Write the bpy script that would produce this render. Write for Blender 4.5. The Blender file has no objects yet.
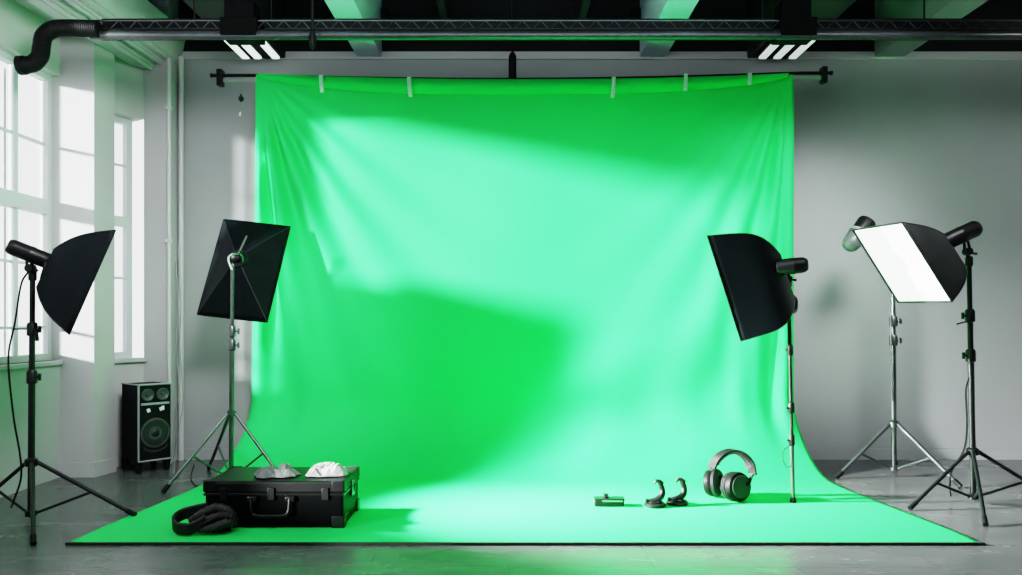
import bpy, bmesh, math, random
from mathutils import Vector, Matrix, noise
R = random.Random(7)
sc = bpy.context.scene
COL = sc.collection
V = Vector
F, HOR, CAMH = 800.0, 320.0, 1.3


def at(px, py, Y):
    """a point of the room seen at (px, py) when it stands Y metres in front of the camera"""
    return V(((px - 511) / F * Y, Y, CAMH - (py - HOR) / F * Y))


# ------------------------------------------------------------------ materials
def mat(name, col, rough=.6, metal=0., spec=.5, nscale=0, namt=0., bump=0., bscale=60, emit=None, estr=0., sheen=0., coat=0.):
    m = bpy.data.materials.new(name)
    m.use_nodes = True
    nt = m.node_tree
    b = nt.nodes['Principled BSDF']
    b.inputs['Base Color'].default_value = (*col, 1)
    b.inputs['Roughness'].default_value = rough
    b.inputs['Metallic'].default_value = metal
    b.inputs['Specular IOR Level'].default_value = spec
    b.inputs['Sheen Weight'].default_value = sheen
    b.inputs['Coat Weight'].default_value = coat
    if emit:
        b.inputs['Emission Color'].default_value = (*emit, 1)
        b.inputs['Emission Strength'].default_value = estr
    if nscale:
        tc = nt.nodes.new('ShaderNodeTexCoord')
        n = nt.nodes.new('ShaderNodeTexNoise')
        n.inputs['Scale'].default_value = nscale
        n.inputs['Detail'].default_value = 6
        nt.links.new(tc.outputs['Object'], n.inputs['Vector'])
        mr = nt.nodes.new('ShaderNodeMapRange')
        mr.inputs['From Min'].default_value = .3
        mr.inputs['From Max'].default_value = .7
        mr.inputs['To Min'].default_value = 1 - namt
        mr.inputs['To Max'].default_value = 1 + namt
        nt.links.new(n.outputs['Fac'], mr.inputs['Value'])
        mx = nt.nodes.new('ShaderNodeVectorMath')
        mx.operation = 'SCALE'
        mx.inputs[0].default_value = col
        nt.links.new(mr.outputs['Result'], mx.inputs['Scale'])
        nt.links.new(mx.outputs['Vector'], b.inputs['Base Color'])
    if bump:
        tc = nt.nodes.new('ShaderNodeTexCoord')
        n2 = nt.nodes.new('ShaderNodeTexNoise')
        n2.inputs['Scale'].default_value = bscale
        n2.inputs['Detail'].default_value = 4
        nt.links.new(tc.outputs['Object'], n2.inputs['Vector'])
        bp = nt.nodes.new('ShaderNodeBump')
        bp.inputs['Strength'].default_value = bump
        bp.inputs['Distance'].default_value = .01
        nt.links.new(n2.outputs['Fac'], bp.inputs['Height'])
        nt.links.new(bp.outputs['Normal'], b.inputs['Normal'])
    return m


M = dict(
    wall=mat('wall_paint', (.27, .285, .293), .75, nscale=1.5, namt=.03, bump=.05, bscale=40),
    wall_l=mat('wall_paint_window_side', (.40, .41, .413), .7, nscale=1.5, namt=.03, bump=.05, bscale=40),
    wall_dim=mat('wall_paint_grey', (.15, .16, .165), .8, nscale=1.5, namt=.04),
    trim=mat('trim_paint', (.38, .39, .395), .5, nscale=3, namt=.02),
    ceil=mat('ceiling_black', (.004, .005, .006), .9, nscale=2, namt=.2),
    beam=mat('beam_paint_bounce', (.44, .53, .60), .6, nscale=3, namt=.04),  # teal tint adds green bounce off the cloth to the beams' own colour
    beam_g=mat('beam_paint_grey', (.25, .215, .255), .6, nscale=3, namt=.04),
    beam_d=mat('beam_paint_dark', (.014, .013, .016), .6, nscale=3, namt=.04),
    winframe=mat('window_frame_paint', (.50, .54, .54), .45, nscale=4, namt=.02),
    outer=mat('outer_frame_paint', (.30, .30, .31), .6),
    green=mat('chroma_cloth', (.026, .66, .132), .72, spec=.25, nscale=.9, namt=.04, sheen=.0, bump=.03, bscale=220),
    greenflap=mat('chroma_cloth_flap', (.020, .62, .11), .72, spec=.25, nscale=.9, namt=.03),
    shade=mat('edge_shade_black', (.012, .02, .016), .7),  # shade below the cloth's front edge, put in as black colour
    tape=mat('clear_tape', (.40, .80, .52), .25, spec=.6, nscale=40, namt=.15),
    black=mat('black_plastic', (.006, .0065, .0075), .42, spec=.3, nscale=20, namt=.15),
    blackm=mat('black_metal', (.007, .008, .009), .38, spec=.35, nscale=20, namt=.15),
    rubber=mat('black_rubber', (.004, .0045, .005), .6, spec=.2),
    truss=mat('truss_black', (.004, .0045, .005), .6, spec=.2, nscale=30, namt=.2),
    hoist=mat('hoist_black', (.0012, .0014, .0015), .7, spec=.1),
    trussl=mat('truss_edge', (.055, .06, .062), .35, metal=.6),
    trussb=mat('truss_tube', (.05, .055, .06), .3, metal=.35, nscale=25, namt=.2),
    steel=mat('stand_steel', (.13, .14, .145), .34, metal=.9, nscale=20, namt=.08),
    steeld=mat('stand_steel_dark', (.10, .11, .115), .3, metal=.8, nscale=20, namt=.1),
    nylon=mat('softbox_nylon', (.0025, .005, .007), .6, spec=.15, nscale=6, namt=.2, bump=.06, bscale=160),
    nylon_g=mat('softbox_nylon_grey', (.035, .037, .038), .6, spec=.35, nscale=6, namt=.15, bump=.06, bscale=160),
    rib=mat('softbox_rib', (.006, .009, .011), .5),
    diff=mat('diffuser_faint_glow', (.85, .85, .85), .8, emit=(1, 1, 1), estr=.6),  # faint glow added to softbox fronts not known to be lit
    diff_on=mat('diffuser_lit', (.9, .9, .9), .8, emit=(1, .99, .985), estr=2.2),
    case=mat('case_black', (.002, .0025, .003), .5, spec=.06, nscale=12, namt=.2, bump=.06, bscale=150),
    casetop=mat('case_lid_black', (.005, .0055, .006), .42, spec=.25, nscale=8, namt=.2, bump=.1, bscale=90),
    chrome=mat('latch_metal', (.45, .46, .47), .25, metal=.9, nscale=30, namt=.1),
    darkmetal=mat('handle_metal', (.035, .035, .037), .3, metal=.85),
    rag=mat('cloth_white', (.22, .225, .225), .85, nscale=9, namt=.35, bump=.4, bscale=60),
    rag2=mat('cloth_grey', (.20, .207, .21), .85, nscale=9, namt=.45, bump=.4, bscale=60),
    strap=mat('strap_black', (.006, .005, .0055), .6, nscale=14, namt=.35, bump=.3, bscale=90),
    strap2=mat('strap_charcoal', (.022, .018, .020), .65, nscale=18, namt=.4, bump=.3, bscale=90),
    speaker=mat('speaker_vinyl', (.006, .008, .009), .6, spec=.15, nscale=30, namt=.2, bump=.1, bscale=200),
    spkgrey=mat('speaker_cone', (.012, .015, .017), .5, nscale=20, namt=.15),
    spkedge=mat('speaker_edge', (.26, .28, .28), .4, metal=.2),
    spkring=mat('speaker_ring', (.055, .062, .064), .4, metal=.2),
    white=mat('white_print', (.7, .72, .72), .5),
    head=mat('headphone_black', (.004, .005, .005), .5, spec=.12, nscale=20, namt=.1),
    pad=mat('headphone_pad', (.009, .011, .011), .6, spec=.2, nscale=20, namt=.15),
    headd=mat('headphone_cap', (.010, .013, .0125), .38, nscale=20, namt=.1),
    domeg=mat('lamp_dome', (.09, .10, .105), .35, metal=.15, nscale=10, namt=.2),
    tube=mat('light_tube', (.9, .95, .93), .5, emit=(.88, 1, .95), estr=1.1),
    tube2=mat('light_tube_dim', (.9, .95, .93), .5, emit=(.88, 1, .95), estr=.55),
    pipe=mat('pipe_paint', (.46, .49, .49), .4),
    cabgrey=mat('cable_grey', (.22, .23, .23), .6),
)


def floor_mat():
    m = bpy.data.materials.new('polished_concrete')
    m.use_nodes = True
    nt = m.node_tree
    b = nt.nodes['Principled BSDF']
    N = nt.nodes.new
    L = nt.links.new
    tc = N('ShaderNodeTexCoord')
    mp = N('ShaderNodeMapping')
    mp.inputs['Scale'].default_value = (1, 2.6, 1)
    L(tc.outputs['Object'], mp.inputs['Vector'])
    n1 = N('ShaderNodeTexNoise'); n1.inputs['Scale'].default_value = 1.7; n1.inputs['Detail'].default_value = 5; n1.inputs['Roughness'].default_value = .5
    L(mp.outputs['Vector'], n1.inputs['Vector'])
    cr = N('ShaderNodeValToRGB')
    cr.color_ramp.elements[0].position = .3
    cr.color_ramp.elements[0].color = (.078, .084, .086, 1)
    cr.color_ramp.elements[1].position = .72
    cr.color_ramp.elements[1].color = (.118, .124, .125, 1)
    L(n1.outputs['Fac'], cr.inputs['Fac'])
    bt = N('ShaderNodeTexBrick')
    bt.inputs['Scale'].default_value = 1
    bt.inputs['Brick Width'].default_value = 1.5
    bt.inputs['Row Height'].default_value = .42
    bt.inputs['Mortar Size'].default_value = .005
    bt.inputs['Mortar Smooth'].default_value = .6
    bt.inputs['Color1'].default_value = (1, 1, 1, 1)
    bt.inputs['Color2'].default_value = (.93, .93, .93, 1)
    bt.inputs['Mortar'].default_value = (.68, .68, .68, 1)
    L(tc.outputs['Object'], bt.inputs['Vector'])
    mu = N('ShaderNodeMix'); mu.data_type = 'RGBA'; mu.blend_type = 'MULTIPLY'
    mu.inputs['Factor'].default_value = 1
    L(cr.outputs['Color'], mu.inputs['A']); L(bt.outputs['Color'], mu.inputs['B'])
    L(mu.outputs['Result'], b.inputs['Base Color'])
    mr = N('ShaderNodeMapRange'); mr.inputs['To Min'].default_value = .2; mr.inputs['To Max'].default_value = .32
    L(n1.outputs['Fac'], mr.inputs['Value']); L(mr.outputs['Result'], b.inputs['Roughness'])
    b.inputs['Specular IOR Level'].default_value = .5
    n2 = N('ShaderNodeTexNoise'); n2.inputs['Scale'].default_value = 30
    L(mp.outputs['Vector'], n2.inputs['Vector'])
    bp = N('ShaderNodeBump'); bp.inputs['Strength'].default_value = .02; bp.inputs['Distance'].default_value = .01
    L(n2.outputs['Fac'], bp.inputs['Height']); L(bp.outputs['Normal'], b.inputs['Normal'])
    return m


def glass_mat():
    m = bpy.data.materials.new('window_glass')
    m.use_nodes = True
    nt = m.node_tree
    for n in list(nt.nodes):
        nt.nodes.remove(n)
    o = nt.nodes.new('ShaderNodeOutputMaterial')
    t = nt.nodes.new('ShaderNodeBsdfTransparent')
    t.inputs['Color'].default_value = (.97, .985, .98, 1)
    g = nt.nodes.new('ShaderNodeBsdfGlossy')
    g.inputs['Roughness'].default_value = .05
    mx = nt.nodes.new('ShaderNodeMixShader')
    mx.inputs[0].default_value = .05
    nt.links.new(t.outputs[0], mx.inputs[1])
    nt.links.new(g.outputs[0], mx.inputs[2])
    nt.links.new(mx.outputs[0], o.inputs[0])
    return m


M['floor'] = floor_mat()
M['glass'] = glass_mat()

# ------------------------------------------------------------------ mesh helpers
BASE = {}


class MB:
    def __init__(s):
        s.bm = bmesh.new()

    def hexa(s, P):
        """8 points: bottom ring 0-3, top ring 4-7"""
        v = [s.bm.verts.new(p) for p in P]
        for f in ((3, 2, 1, 0), (4, 5, 6, 7), (0, 1, 5, 4), (1, 2, 6, 5), (2, 3, 7, 6), (3, 0, 4, 7)):
            s.bm.faces.new([v[i] for i in f])
        return s

    def box(s, x0, x1, y0, y1, z0, z1):
        return s.hexa([(x0, y0, z0), (x1, y0, z0), (x1, y1, z0), (x0, y1, z0), (x0, y0, z1), (x1, y0, z1), (x1, y1, z1), (x0, y1, z1)])

    def obox(s, c, ax, ay, az, sx, sy, sz):
        """oriented box, centre c, unit axes, full sizes"""
        c = V(c); ax = V(ax) * sx / 2; ay = V(ay) * sy / 2; az = V(az) * sz / 2
        P = []
        for k in (-1, 1):
            for i, j in ((-1, -1), (1, -1), (1, 1), (-1, 1)):
                P.append(c + ax * i + ay * j + az * k)
        return s.hexa(P)

    def prism(s, plan, z0, z1):
        n = len(plan)
        a = [s.bm.verts.new((x, y, z0)) for x, y in plan]
        b = [s.bm.verts.new((x, y, z1)) for x, y in plan]
        s.bm.faces.new(a[::-1]); s.bm.faces.new(b)
        for i in range(n):
            j = (i + 1) % n
            s.bm.faces.new((a[i], a[j], b[j], b[i]))
        return s

    def tube(s, pts, r, seg=12, caps=True, closed=False):
        pts = [V(p) for p in pts]
        n = len(pts)
        rr = r if isinstance(r, (list, tuple)) else [r] * n
        rings = []
        up = None
        for i, p in enumerate(pts):
            if closed:
                t = pts[(i + 1) % n] - pts[i - 1]
            else:
                t = pts[min(i + 1, n - 1)] - pts[max(i - 1, 0)]
            t.normalize()
            if up is None:
                up = V((0, 0, 1)) if abs(t.z) < .9 else V((1, 0, 0))
            side = t.cross(up)
            if side.length < 1e-6:
                side = t.orthogonal()
            side.normalize()
            up = side.cross(t).normalized()
            rings.append([s.bm.verts.new(p + (side * math.cos(a) + up * math.sin(a)) * rr[i]) for a in [2 * math.pi * k / seg for k in range(seg)]])
        m = n if closed else n - 1
        for i in range(m):
            A, B = rings[i], rings[(i + 1) % n]
            for k in range(seg):
                l = (k + 1) % seg
                s.bm.faces.new((A[k], A[l], B[l], B[k]))
        if caps and not closed:
            s.bm.faces.new(rings[0][::-1]); s.bm.faces.new(rings[-1])
        return s

    def lathe(s, prof, o, axis, seg=24, sx=1., up=None):
        """prof: (radius, height) along axis from o"""
        axis = V(axis).normalized(); o = V(o)
        a = V(up) if up is not None else axis.orthogonal()
        a = (a - axis * a.dot(axis)).normalized(); b = axis.cross(a)
        rings = []
        for r, h in prof:
            if r < 1e-5:
                rings.append([s.bm.verts.new(o + axis * h)])
            else:
                rings.append([s.bm.verts.new(o + axis * h + (a * math.cos(t) * sx + b * math.sin(t)) * r) for t in [2 * math.pi * k / seg for k in range(seg)]])
        for A, B in zip(rings, rings[1:]):
            if len(A) == 1 and len(B) == 1:
                continue
            for k in range(seg):
                l = (k + 1) % seg
                if len(A) == 1:
                    s.bm.faces.new((A[0], B[l], B[k]))
                elif len(B) == 1:
                    s.bm.faces.new((A[k], A[l], B[0]))
                else:
                    s.bm.faces.new((A[k], A[l], B[l], B[k]))
        if len(rings[0]) > 1:
            s.bm.faces.new(rings[0][::-1])
        if len(rings[-1]) > 1:
            s.bm.faces.new(rings[-1])
        return s

    def grid(s, fn, nu, nv):
        g = [[s.bm.verts.new(fn(i / nu, j / nv)) for i in range(nu + 1)] for j in range(nv + 1)]
        for j in range(nv):
            for i in range(nu):
                s.bm.faces.new((g[j][i], g[j][i + 1], g[j + 1][i + 1], g[j + 1][i]))
        return g

    def sweep(s, pts, wv, thick, closed=False):
        """a flat band: centre line pts, width vectors wv, thickness"""
        pts = [V(p) for p in pts]; n = len(pts); rings = []
        for i, p in enumerate(pts):
            if closed:
                t = pts[(i + 1) % n] - pts[i - 1]
            else:
                t = pts[min(i + 1, n - 1)] - pts[max(i - 1, 0)]
            w = V(wv[i] if isinstance(wv, list) else wv)
            nn = t.cross(w).normalized() * thick / 2
            h = w / 2
            rings.append([s.bm.verts.new(q) for q in (p - h * .8 - nn, p + h * .8 - nn, p + h - nn * .3, p + h + nn * .3, p + h * .8 + nn, p - h * .8 + nn, p - h + nn * .3, p - h - nn * .3)])
        for i in range(n if closed else n - 1):
            A, B = rings[i], rings[(i + 1) % n]
            for k in range(8):
                l = (k + 1) % 8
                s.bm.faces.new((A[k], A[l], B[l], B[k]))
        if not closed:
            s.bm.faces.new(rings[0][::-1]); s.bm.faces.new(rings[-1])
        return s

    def build(s, name, m, parent=None, base=None, smooth=True, bevel=0, label=None, solid=0, sub=0, angle=40):
        if parent is not None:
            b = BASE[parent.name]
        else:
            b = V(base) if base is not None else V((0, 0, 0))
        bmesh.ops.recalc_face_normals(s.bm, faces=s.bm.faces)
        bmesh.ops.translate(s.bm, verts=s.bm.verts, vec=-b)
        me = bpy.data.meshes.new(name)
        s.bm.to_mesh(me); s.bm.free()
        me.materials.append(m if not isinstance(m, str) else M[m])
        o = bpy.data.objects.new(name, me)
        COL.objects.link(o)
        BASE[o.name] = b
        if parent is not None:
            o.parent = parent
        else:
            o.location = b
        if bevel:
            md = o.modifiers.new('bevel', 'BEVEL'); md.width = bevel; md.segments = 2; md.limit_method = 'ANGLE'
        if solid:
            md = o.modifiers.new('solid', 'SOLIDIFY'); md.thickness = solid; md.offset = 0
        if sub:
            md = o.modifiers.new('sub', 'SUBSURF'); md.levels = sub; md.render_levels = sub
        if smooth:
            for p in me.polygons:
                p.use_smooth = True
            me.set_sharp_from_angle(angle=math.radians(angle))
        if label:
            o['label'] = label
        return o


def thing(name, label, cat, loc, group=None):
    o = bpy.data.objects.new(name, None)
    COL.objects.link(o)
    o.location = loc
    o.empty_display_size = .1
    BASE[o.name] = V(loc)
    o['label'] = label; o['category'] = cat
    if group:
        o['group'] = group
    return o


def tag(o, label, cat, group=None):
    o['label'] = label; o['category'] = cat
    if group:
        o['group'] = group
    return o


def struct(o):
    o['kind'] = 'structure'
    return o


def arc(c, a0, a1, ra, n=12, ax=(1, 0, 0), ay=(0, 0, 1)):
    c = V(c); ax = V(ax); ay = V(ay)
    return [c + ax * math.cos(a0 + (a1 - a0) * i / n) * ra + ay * math.sin(a0 + (a1 - a0) * i / n) * ra for i in range(n + 1)]


def curve(P, n=8):
    """Catmull-Rom through points"""
    P = [V(p) for p in P]
    Q = [P[0] * 2 - P[1]] + P + [P[-1] * 2 - P[-2]]
    out = []
    for i in range(1, len(Q) - 2):
        a, b, c, d = Q[i - 1:i + 3]
        for k in range(n):
            t = k / n
            out.append(.5 * ((2 * b) + (c - a) * t + (2 * a - 5 * b + 4 * c - d) * t * t + (3 * b - a - 3 * c + d) * t ** 3))
    out.append(P[-1])
    return out


# ------------------------------------------------------------------ the room
YB, XR, ZC = 7.46, 5.6, 4.3
struct(MB().box(-4.3, XR + .2, -1.4, YB + .2, -.1, 0).build('floor', 'floor', smooth=False))
struct(MB().box(-3.1, XR, YB, YB + .2, 0, 3.745).build('wall_back', 'wall', smooth=False))
struct(MB().box(-4.2, XR, YB, YB + .2, 3.80, ZC).build('trim_1', 'ceil', smooth=False))
b = MB().box(-3.1, XR, YB - .012, YB + .2, 3.745, 3.80)
b.box(-3.1, XR, YB - .022, YB, 3.728, 3.748)
struct(b.build('trim_2', 'trim', smooth=False))
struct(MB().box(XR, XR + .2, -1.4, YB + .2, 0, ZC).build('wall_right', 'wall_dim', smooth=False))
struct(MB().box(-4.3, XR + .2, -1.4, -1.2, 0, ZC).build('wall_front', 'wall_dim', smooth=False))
struct(MB().box(-4.3, XR + .2, -1.4, YB + .2, ZC, ZC + .1).build('ceiling', 'ceil', smooth=False))
# window wall: bays of wall at X = -3.73, piers standing proud
XW, XO = -3.73, -3.92
w = MB()
for y0, y1, z0, z1 in ((-1.2, 1.35, 0, ZC), (1.35, 5.05, 3.62, ZC), (1.35, 2.85, 0, .62), (2.85, 4.3, 0, 2.25), (4.3, 5.05, 0, 2.12),  # tall fills below the unseen opening, shaped to shade the cloth
                       (5.05, 5.22, 0, ZC), (5.22, 6.62, 0, .97), (5.22, 6.62, 3.32, ZC)):
    w.box(XO, XW, y0, y1, z0, z1)
# splayed bay of the far window and the corner column
w.prism([(-3.58, 6.9), (-3.35, 7.3), (-3.53, 7.42), (-3.77, 7.0)], 0, .955)
w.prism([(-3.58, 6.9), (-3.35, 7.3), (-3.53, 7.42), (-3.77, 7.0)], 3.13, ZC)
w.prism([(-3.35, 7.3), (-3.10, 7.25), (-3.10, 7.7), (-3.53, 7.7)], 0, ZC)
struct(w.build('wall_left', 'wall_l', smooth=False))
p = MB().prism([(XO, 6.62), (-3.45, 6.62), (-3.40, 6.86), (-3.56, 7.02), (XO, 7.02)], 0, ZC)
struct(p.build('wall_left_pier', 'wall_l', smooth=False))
# baseboards
struct(MB().prism([(-3.46, 6.605), (-3.435, 6.605), (-3.385, 6.86), (-3.40, 6.87), (-3.45, 6.62), (-3.73, 6.62), (-3.73, 6.605)], 0, .12).build('baseboard_left', 'wall_l', smooth=False))
struct(MB().box(-3.1, XR, YB - .018, YB + .01, 0, .10).build('baseboard_back', 'wall', smooth=False))
# cornice along the window wall
cn = MB()
A0, A1 = V((-3.30, 3.2, 0)), V((-3.14, YB + .1, 0))


def along(o0, o1, z0, z1):
    d0 = (o0, o1)
    P = []
    for z in (z0, z1):
        P += [(A0.x + o0, A0.y, z), (A0.x + o1, A0.y, z), (A1.x + o1, A1.y, z), (A1.x + o0, A1.y, z)]
    cn.hexa(P)


along(-.7, .0, 3.70, 3.95)
along(.0, .05, 3.66, 3.72)
along(-.08, .0, 3.635, 3.70)
along(-.16, -.08, 3.60, 3.70)
along(-.26, -.16, 3.585, 3.70)
cn.hexa([(-3.30, 3.2, 3.70), (-3.24, 3.2, 3.70), (-3.08, YB, 3.70), (-3.14, YB, 3.70), (-3.30, 3.2, 3.98), (-3.18, 3.2, 3.98), (-3.02, YB, 3.98), (-3.14, YB, 3.98)])
struct(cn.build('trim_3', 'trim', smooth=False))
rl = MB()
for o, z, r in ((-.02, 3.625, .014), (-.13, 3.59, .018)):
    rl.tube([(A0.x + o, A0.y, z), (A1.x + o, A1.y - .1, z)], r, 8)
struct(rl.build('trim_4', 'trim'))
# corner pipes
pp = MB().tube([(-3.085, 7.22, 0), (-3.085, 7.22, 3.66)], .017, 10).tube([(-3.06, 7.42, 0), (-3.06, 7.42, 3.74)], .024, 10)
for z in (.5, 2.0, 3.2):
    pp.box(-3.115, -3.06, 7.2, 7.24, z, z + .03)
struct(pp.build('trim_5', 'pipe'))

# windows --------------------------------------------------------------
def window(name, org, d, n, W, zlo, zhi, cols, rows, thick_rows, fr=.055, bar=.022, depth=.07):
    """org: plan corner, d: plan direction along the window, n: plan outward normal"""
    d = V((*d, 0)).normalized(); n = V((*n, 0)).normalized(); o = V((*org, 0)); z = V((0, 0, 1))
    root = MB()
    H = zhi - zlo

    def bx(mb, a, b_, z0, z1, t0=0., t1=depth):
        mb.obox(o + d * (a + b_) / 2 + n * (t0 + t1) / 2 + z * (z0 + z1) / 2, d, n, z, b_ - a, t1 - t0, z1 - z0)
    bx(root, 0, fr, zlo, zhi); bx(root, W - fr, W, zlo, zhi); bx(root, fr, W - fr, zhi - fr, zhi); bx(root, fr, W - fr, zlo, zlo + fr)
    ob = struct(root.build(name, 'winframe', base=o + z * zlo, smooth=False))
    bars = MB()
    for c, th in cols:
        bx(bars, c - th / 2, c + th / 2, zlo + fr, zhi - fr, .01, depth - .01)
    for r in rows:
        bx(bars, fr, W - fr, r - bar / 2, r + bar / 2, .02, depth - .02)
    for r, th in thick_rows:
        bx(bars, fr, W - fr, r - th / 2, r + th / 2, -.005, depth)
    bars.build('window_bars', 'winframe', ob, smooth=False)
    g = MB()
    bx(g, fr, W - fr, zlo + fr, zhi - fr, depth * .5, depth * .5 + .004)
    g.build('pane', 'glass', ob, smooth=False)
    return ob, bx


win1, bx1 = window('window_1', (-3.80, 5.28), (0, 1), (-1, 0), 1.34, .97, 3.32,
                   [(.44, .05), (.88, .05)], [2.74, 1.75, 1.24], [(2.225, .12)])
ob_ = MB()
for y in (.25, .62, .70, 1.06, 1.14):
    bx1(ob_, y, y + .03, 1.0, 3.3, .22, .25)
ob_.build('outer_frame', 'outer', win1, smooth=False)
sill = MB().box(-3.83, -3.70, 5.28, 6.62, .93, .97)
struct(sill.build('trim_6', 'trim', smooth=False, bevel=.008))
win2, bx2 = window('window_2', (-3.72, 6.86), (.23, .40), (-.866, .5), .52, .955, 3.13,
                   [(.26, .03)], [2.70, 1.68], [(2.19, .09)], depth=.06)
struct(MB().prism([(-3.64, 6.9), (-3.56, 6.86), (-3.31, 7.29), (-3.40, 7.34)], .92, .957).build('trim_7', 'trim', smooth=False, bevel=.006))
# unseen wide window toward the camera, shaped for sun and shadow on the cloth
win3, bx3 = window('window_3', (-3.80, 1.35), (0, 1), (-1, 0), 3.70, .62, 3.62,
                   [], [], [], fr=.04)
shadow_mb = MB()
def shadow_bar(y0, z0, y1, z1, th):
    a, c = V((-3.84, y0, z0)), V((-3.84, y1, z1))
    u = (c - a).normalized(); q = V((1, 0, 0)).cross(u)
    shadow_mb.obox((a + c) / 2, u, V((1, 0, 0)), q, (c - a).length, .03, th)
shadow_bar(1.38, 2.40, 3.0, 1.25, .20)
shadow_bar(2.12, .64, 2.2, 1.80, .17)
shadow_bar(1.62, .64, 1.70, 2.1, .12)
shadow_mb.build('shadow_bars', 'winframe', win3, smooth=False)  # added slanted bars that throw soft stripes of shadow on the cloth

# beams ------------------------------------------------------------------
n = 8
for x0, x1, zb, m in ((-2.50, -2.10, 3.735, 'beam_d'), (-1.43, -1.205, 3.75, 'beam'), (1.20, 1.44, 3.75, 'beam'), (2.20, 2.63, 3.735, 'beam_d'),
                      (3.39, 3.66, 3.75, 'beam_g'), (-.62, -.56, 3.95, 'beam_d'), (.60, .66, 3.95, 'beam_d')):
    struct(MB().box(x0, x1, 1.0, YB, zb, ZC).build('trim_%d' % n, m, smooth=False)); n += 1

# ------------------------------------------------------------------ ceiling lights
def ceiling_light(xs, tm, label):
    xc = sum(xs) / 3
    r = thing('ceiling_light', label, 'light', (xc, 6.65, 3.73), 'strip lights under the ceiling')
    h = MB().box(min(xs) - .05, max(xs) + .05, 6.56, 7.36, 3.715, 3.733)
    for x in (xs[0] + xs[1]) / 2, (xs[1] + xs[2]) / 2:
        h.box(x - .022, x + .022, 6.56, 7.36, 3.70, 3.716)
    h.build('housing', 'truss', r, smooth=False)
    for x in xs:
        MB().box(x - .034, x + .034, 6.58, 7.34, 3.692, 3.716).build('light_tube', tm, r, bevel=.008)
    return r


ceiling_light((-2.43, -2.32, -2.155), 'tube', 'white triple strip light under the dark beam nearer the windows')
ceiling_light((2.305, 2.44, 2.58), 'tube2', 'dimmer triple strip light at the ceiling above the crossbar end away from the windows')

# ------------------------------------------------------------------ truss
TY = 5.75
tr = thing('lighting_truss', 'long black lattice truss spanning the room below the ceiling', 'truss', (0, TY, 3.35))
x0, x1 = -3.02, XR - .02
for y in (TY, TY + .16):
    MB().tube([(x0, y, 3.452), (x1, y, 3.452)], .0075, 8).build('top_chord', 'trussl', tr)
    MB().tube([(x0, y, 3.385), (x1, y, 3.385)], .008, 8).build('lower_chord', 'truss', tr)
    lat = MB()
    x = x0; k = 0
    pts = []
    while x < x1:
        pts.append((x, y, 3.452 if k % 2 else 3.385)); x += .066; k += 1
    for a, c in zip(pts, pts[1:]):
        lat.tube([a, c], .004, 5)
    lat.build('lattice', 'trussl', tr)
MB().tube([(x0, TY, 3.347), (x1, TY, 3.347)], .030, 14).build('bottom_tube', 'trussb', tr)
MB().box(x0, x1, TY - .02, TY + .18, 3.372, 3.380).build('cable_tray', 'truss', tr, smooth=False)
MB().box(x0, x1, TY + .155, TY + .165, 3.385, 3.525).build('back_panel', 'truss', tr, smooth=False)
for xa, xb in ((at(221, 30, TY).x, at(258, 30, TY).x), (at(779, 30, TY).x, at(816, 30, TY).x)):
    MB().box(xa, xb, TY - .03, TY + .18, 3.335, 3.47).build('junction_box', 'hoist', tr, smooth=False, bevel=.006)
    xm = (xa + xb) / 2
    h = MB().box(xm - .11, xm + .10, TY - .0, TY + .16, 3.475, 3.60)
    h.tube([(xm - .06, TY + .06, 3.58), (xm - .1, TY + .06, 3.75)], .03, 8)
    h.tube([(xm + .05, TY + .06, 3.58), (xm + .02, TY + .06, ZC)], .022, 8)
    h.build('hoist_motor', 'hoist', tr)
for px in (268, 512, 766, 190, 930):
    xx = at(px, 10, TY).x
    MB().tube([(xx, TY + .08, 3.45), (xx, TY + .08, ZC)], .006, 6).build('hanger_rod', 'truss', tr)

# flexible duct
HY = 5.72
r = thing('flexible_duct', 'black ribbed flexible duct bending down from the truss end beside the window', 'duct', at(60, 30, HY))
path = curve([at(a, b_, HY) for a, b_ in ((99, 29), (86, 28.5), (70, 28), (54, 29), (44, 36), (41.5, 47), (40, 56), (34, 63), (27, 65), (21, 65.5))], 20)
rr = [(.060 if k % 3 else .0555) for k in range(len(path))]
MB().tube(path, rr, 18, caps=True).build('hose', 'rubber', r, angle=70)
d_ = (path[-1] - path[-3]).normalized()
MB().lathe([(.060, -.03), (.068, -.025), (.068, .012), (.058, .014), (.05, .005), (.0, .0)], path[-1], d_, 20).build('end_collar', 'rubber', r)

# hanging cable with weight, drop rod, small boxes
r = thing('hanging_cable', 'thin black cable hanging before the truss with a weighted black plug', 'cable', at(312.5, 48, 5.6))
MB().tube([at(312.5, -60, 5.6), at(312.5, 30, 5.6)], .011, 8).build('cord', 'rubber', r)
MB().lathe([(.008, 0), (.016, .01), (.024, .03), (.026, .09), (.017, .115), (.012, .14)], at(312.5, 49, 5.6), (0, 0, 1), 12).build('plug', 'rubber', r)
r = thing('backdrop_hanger', 'black drop rod and sleeve hanging down to the middle of the green backdrop', 'hanger', at(512.5, 78, 7.08))
MB().tube([at(512.5, 52, 7.08), V((at(512.5, 52, 7.08).x, 7.08, ZC))], .008, 8).build('rod', 'truss', r)
MB().lathe([(.03, 0), (.034, .01), (.034, .2), (.02, .23), (.008, .24)], at(512.5, 79, 7.08), (0, 0, 1), 14).build('sleeve', 'truss', r)
for px, lb in ((382, 'small dark square conduit box near the ceiling by the beam on the window side'), (637, 'small dark square conduit box near the ceiling by the beam away from the windows')):
    c = at(px, 13, 7.4)
    q = MB().box(c.x - .055, c.x + .055, 7.40, 7.455, c.z - .05, c.z + .05)
    q.box(c.x - .035, c.x + .035, 7.39, 7.41, c.z - .03, c.z + .03)
    tag(q.build('conduit_box', 'truss', base=c, smooth=False, bevel=.004), lb, 'box')

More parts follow.
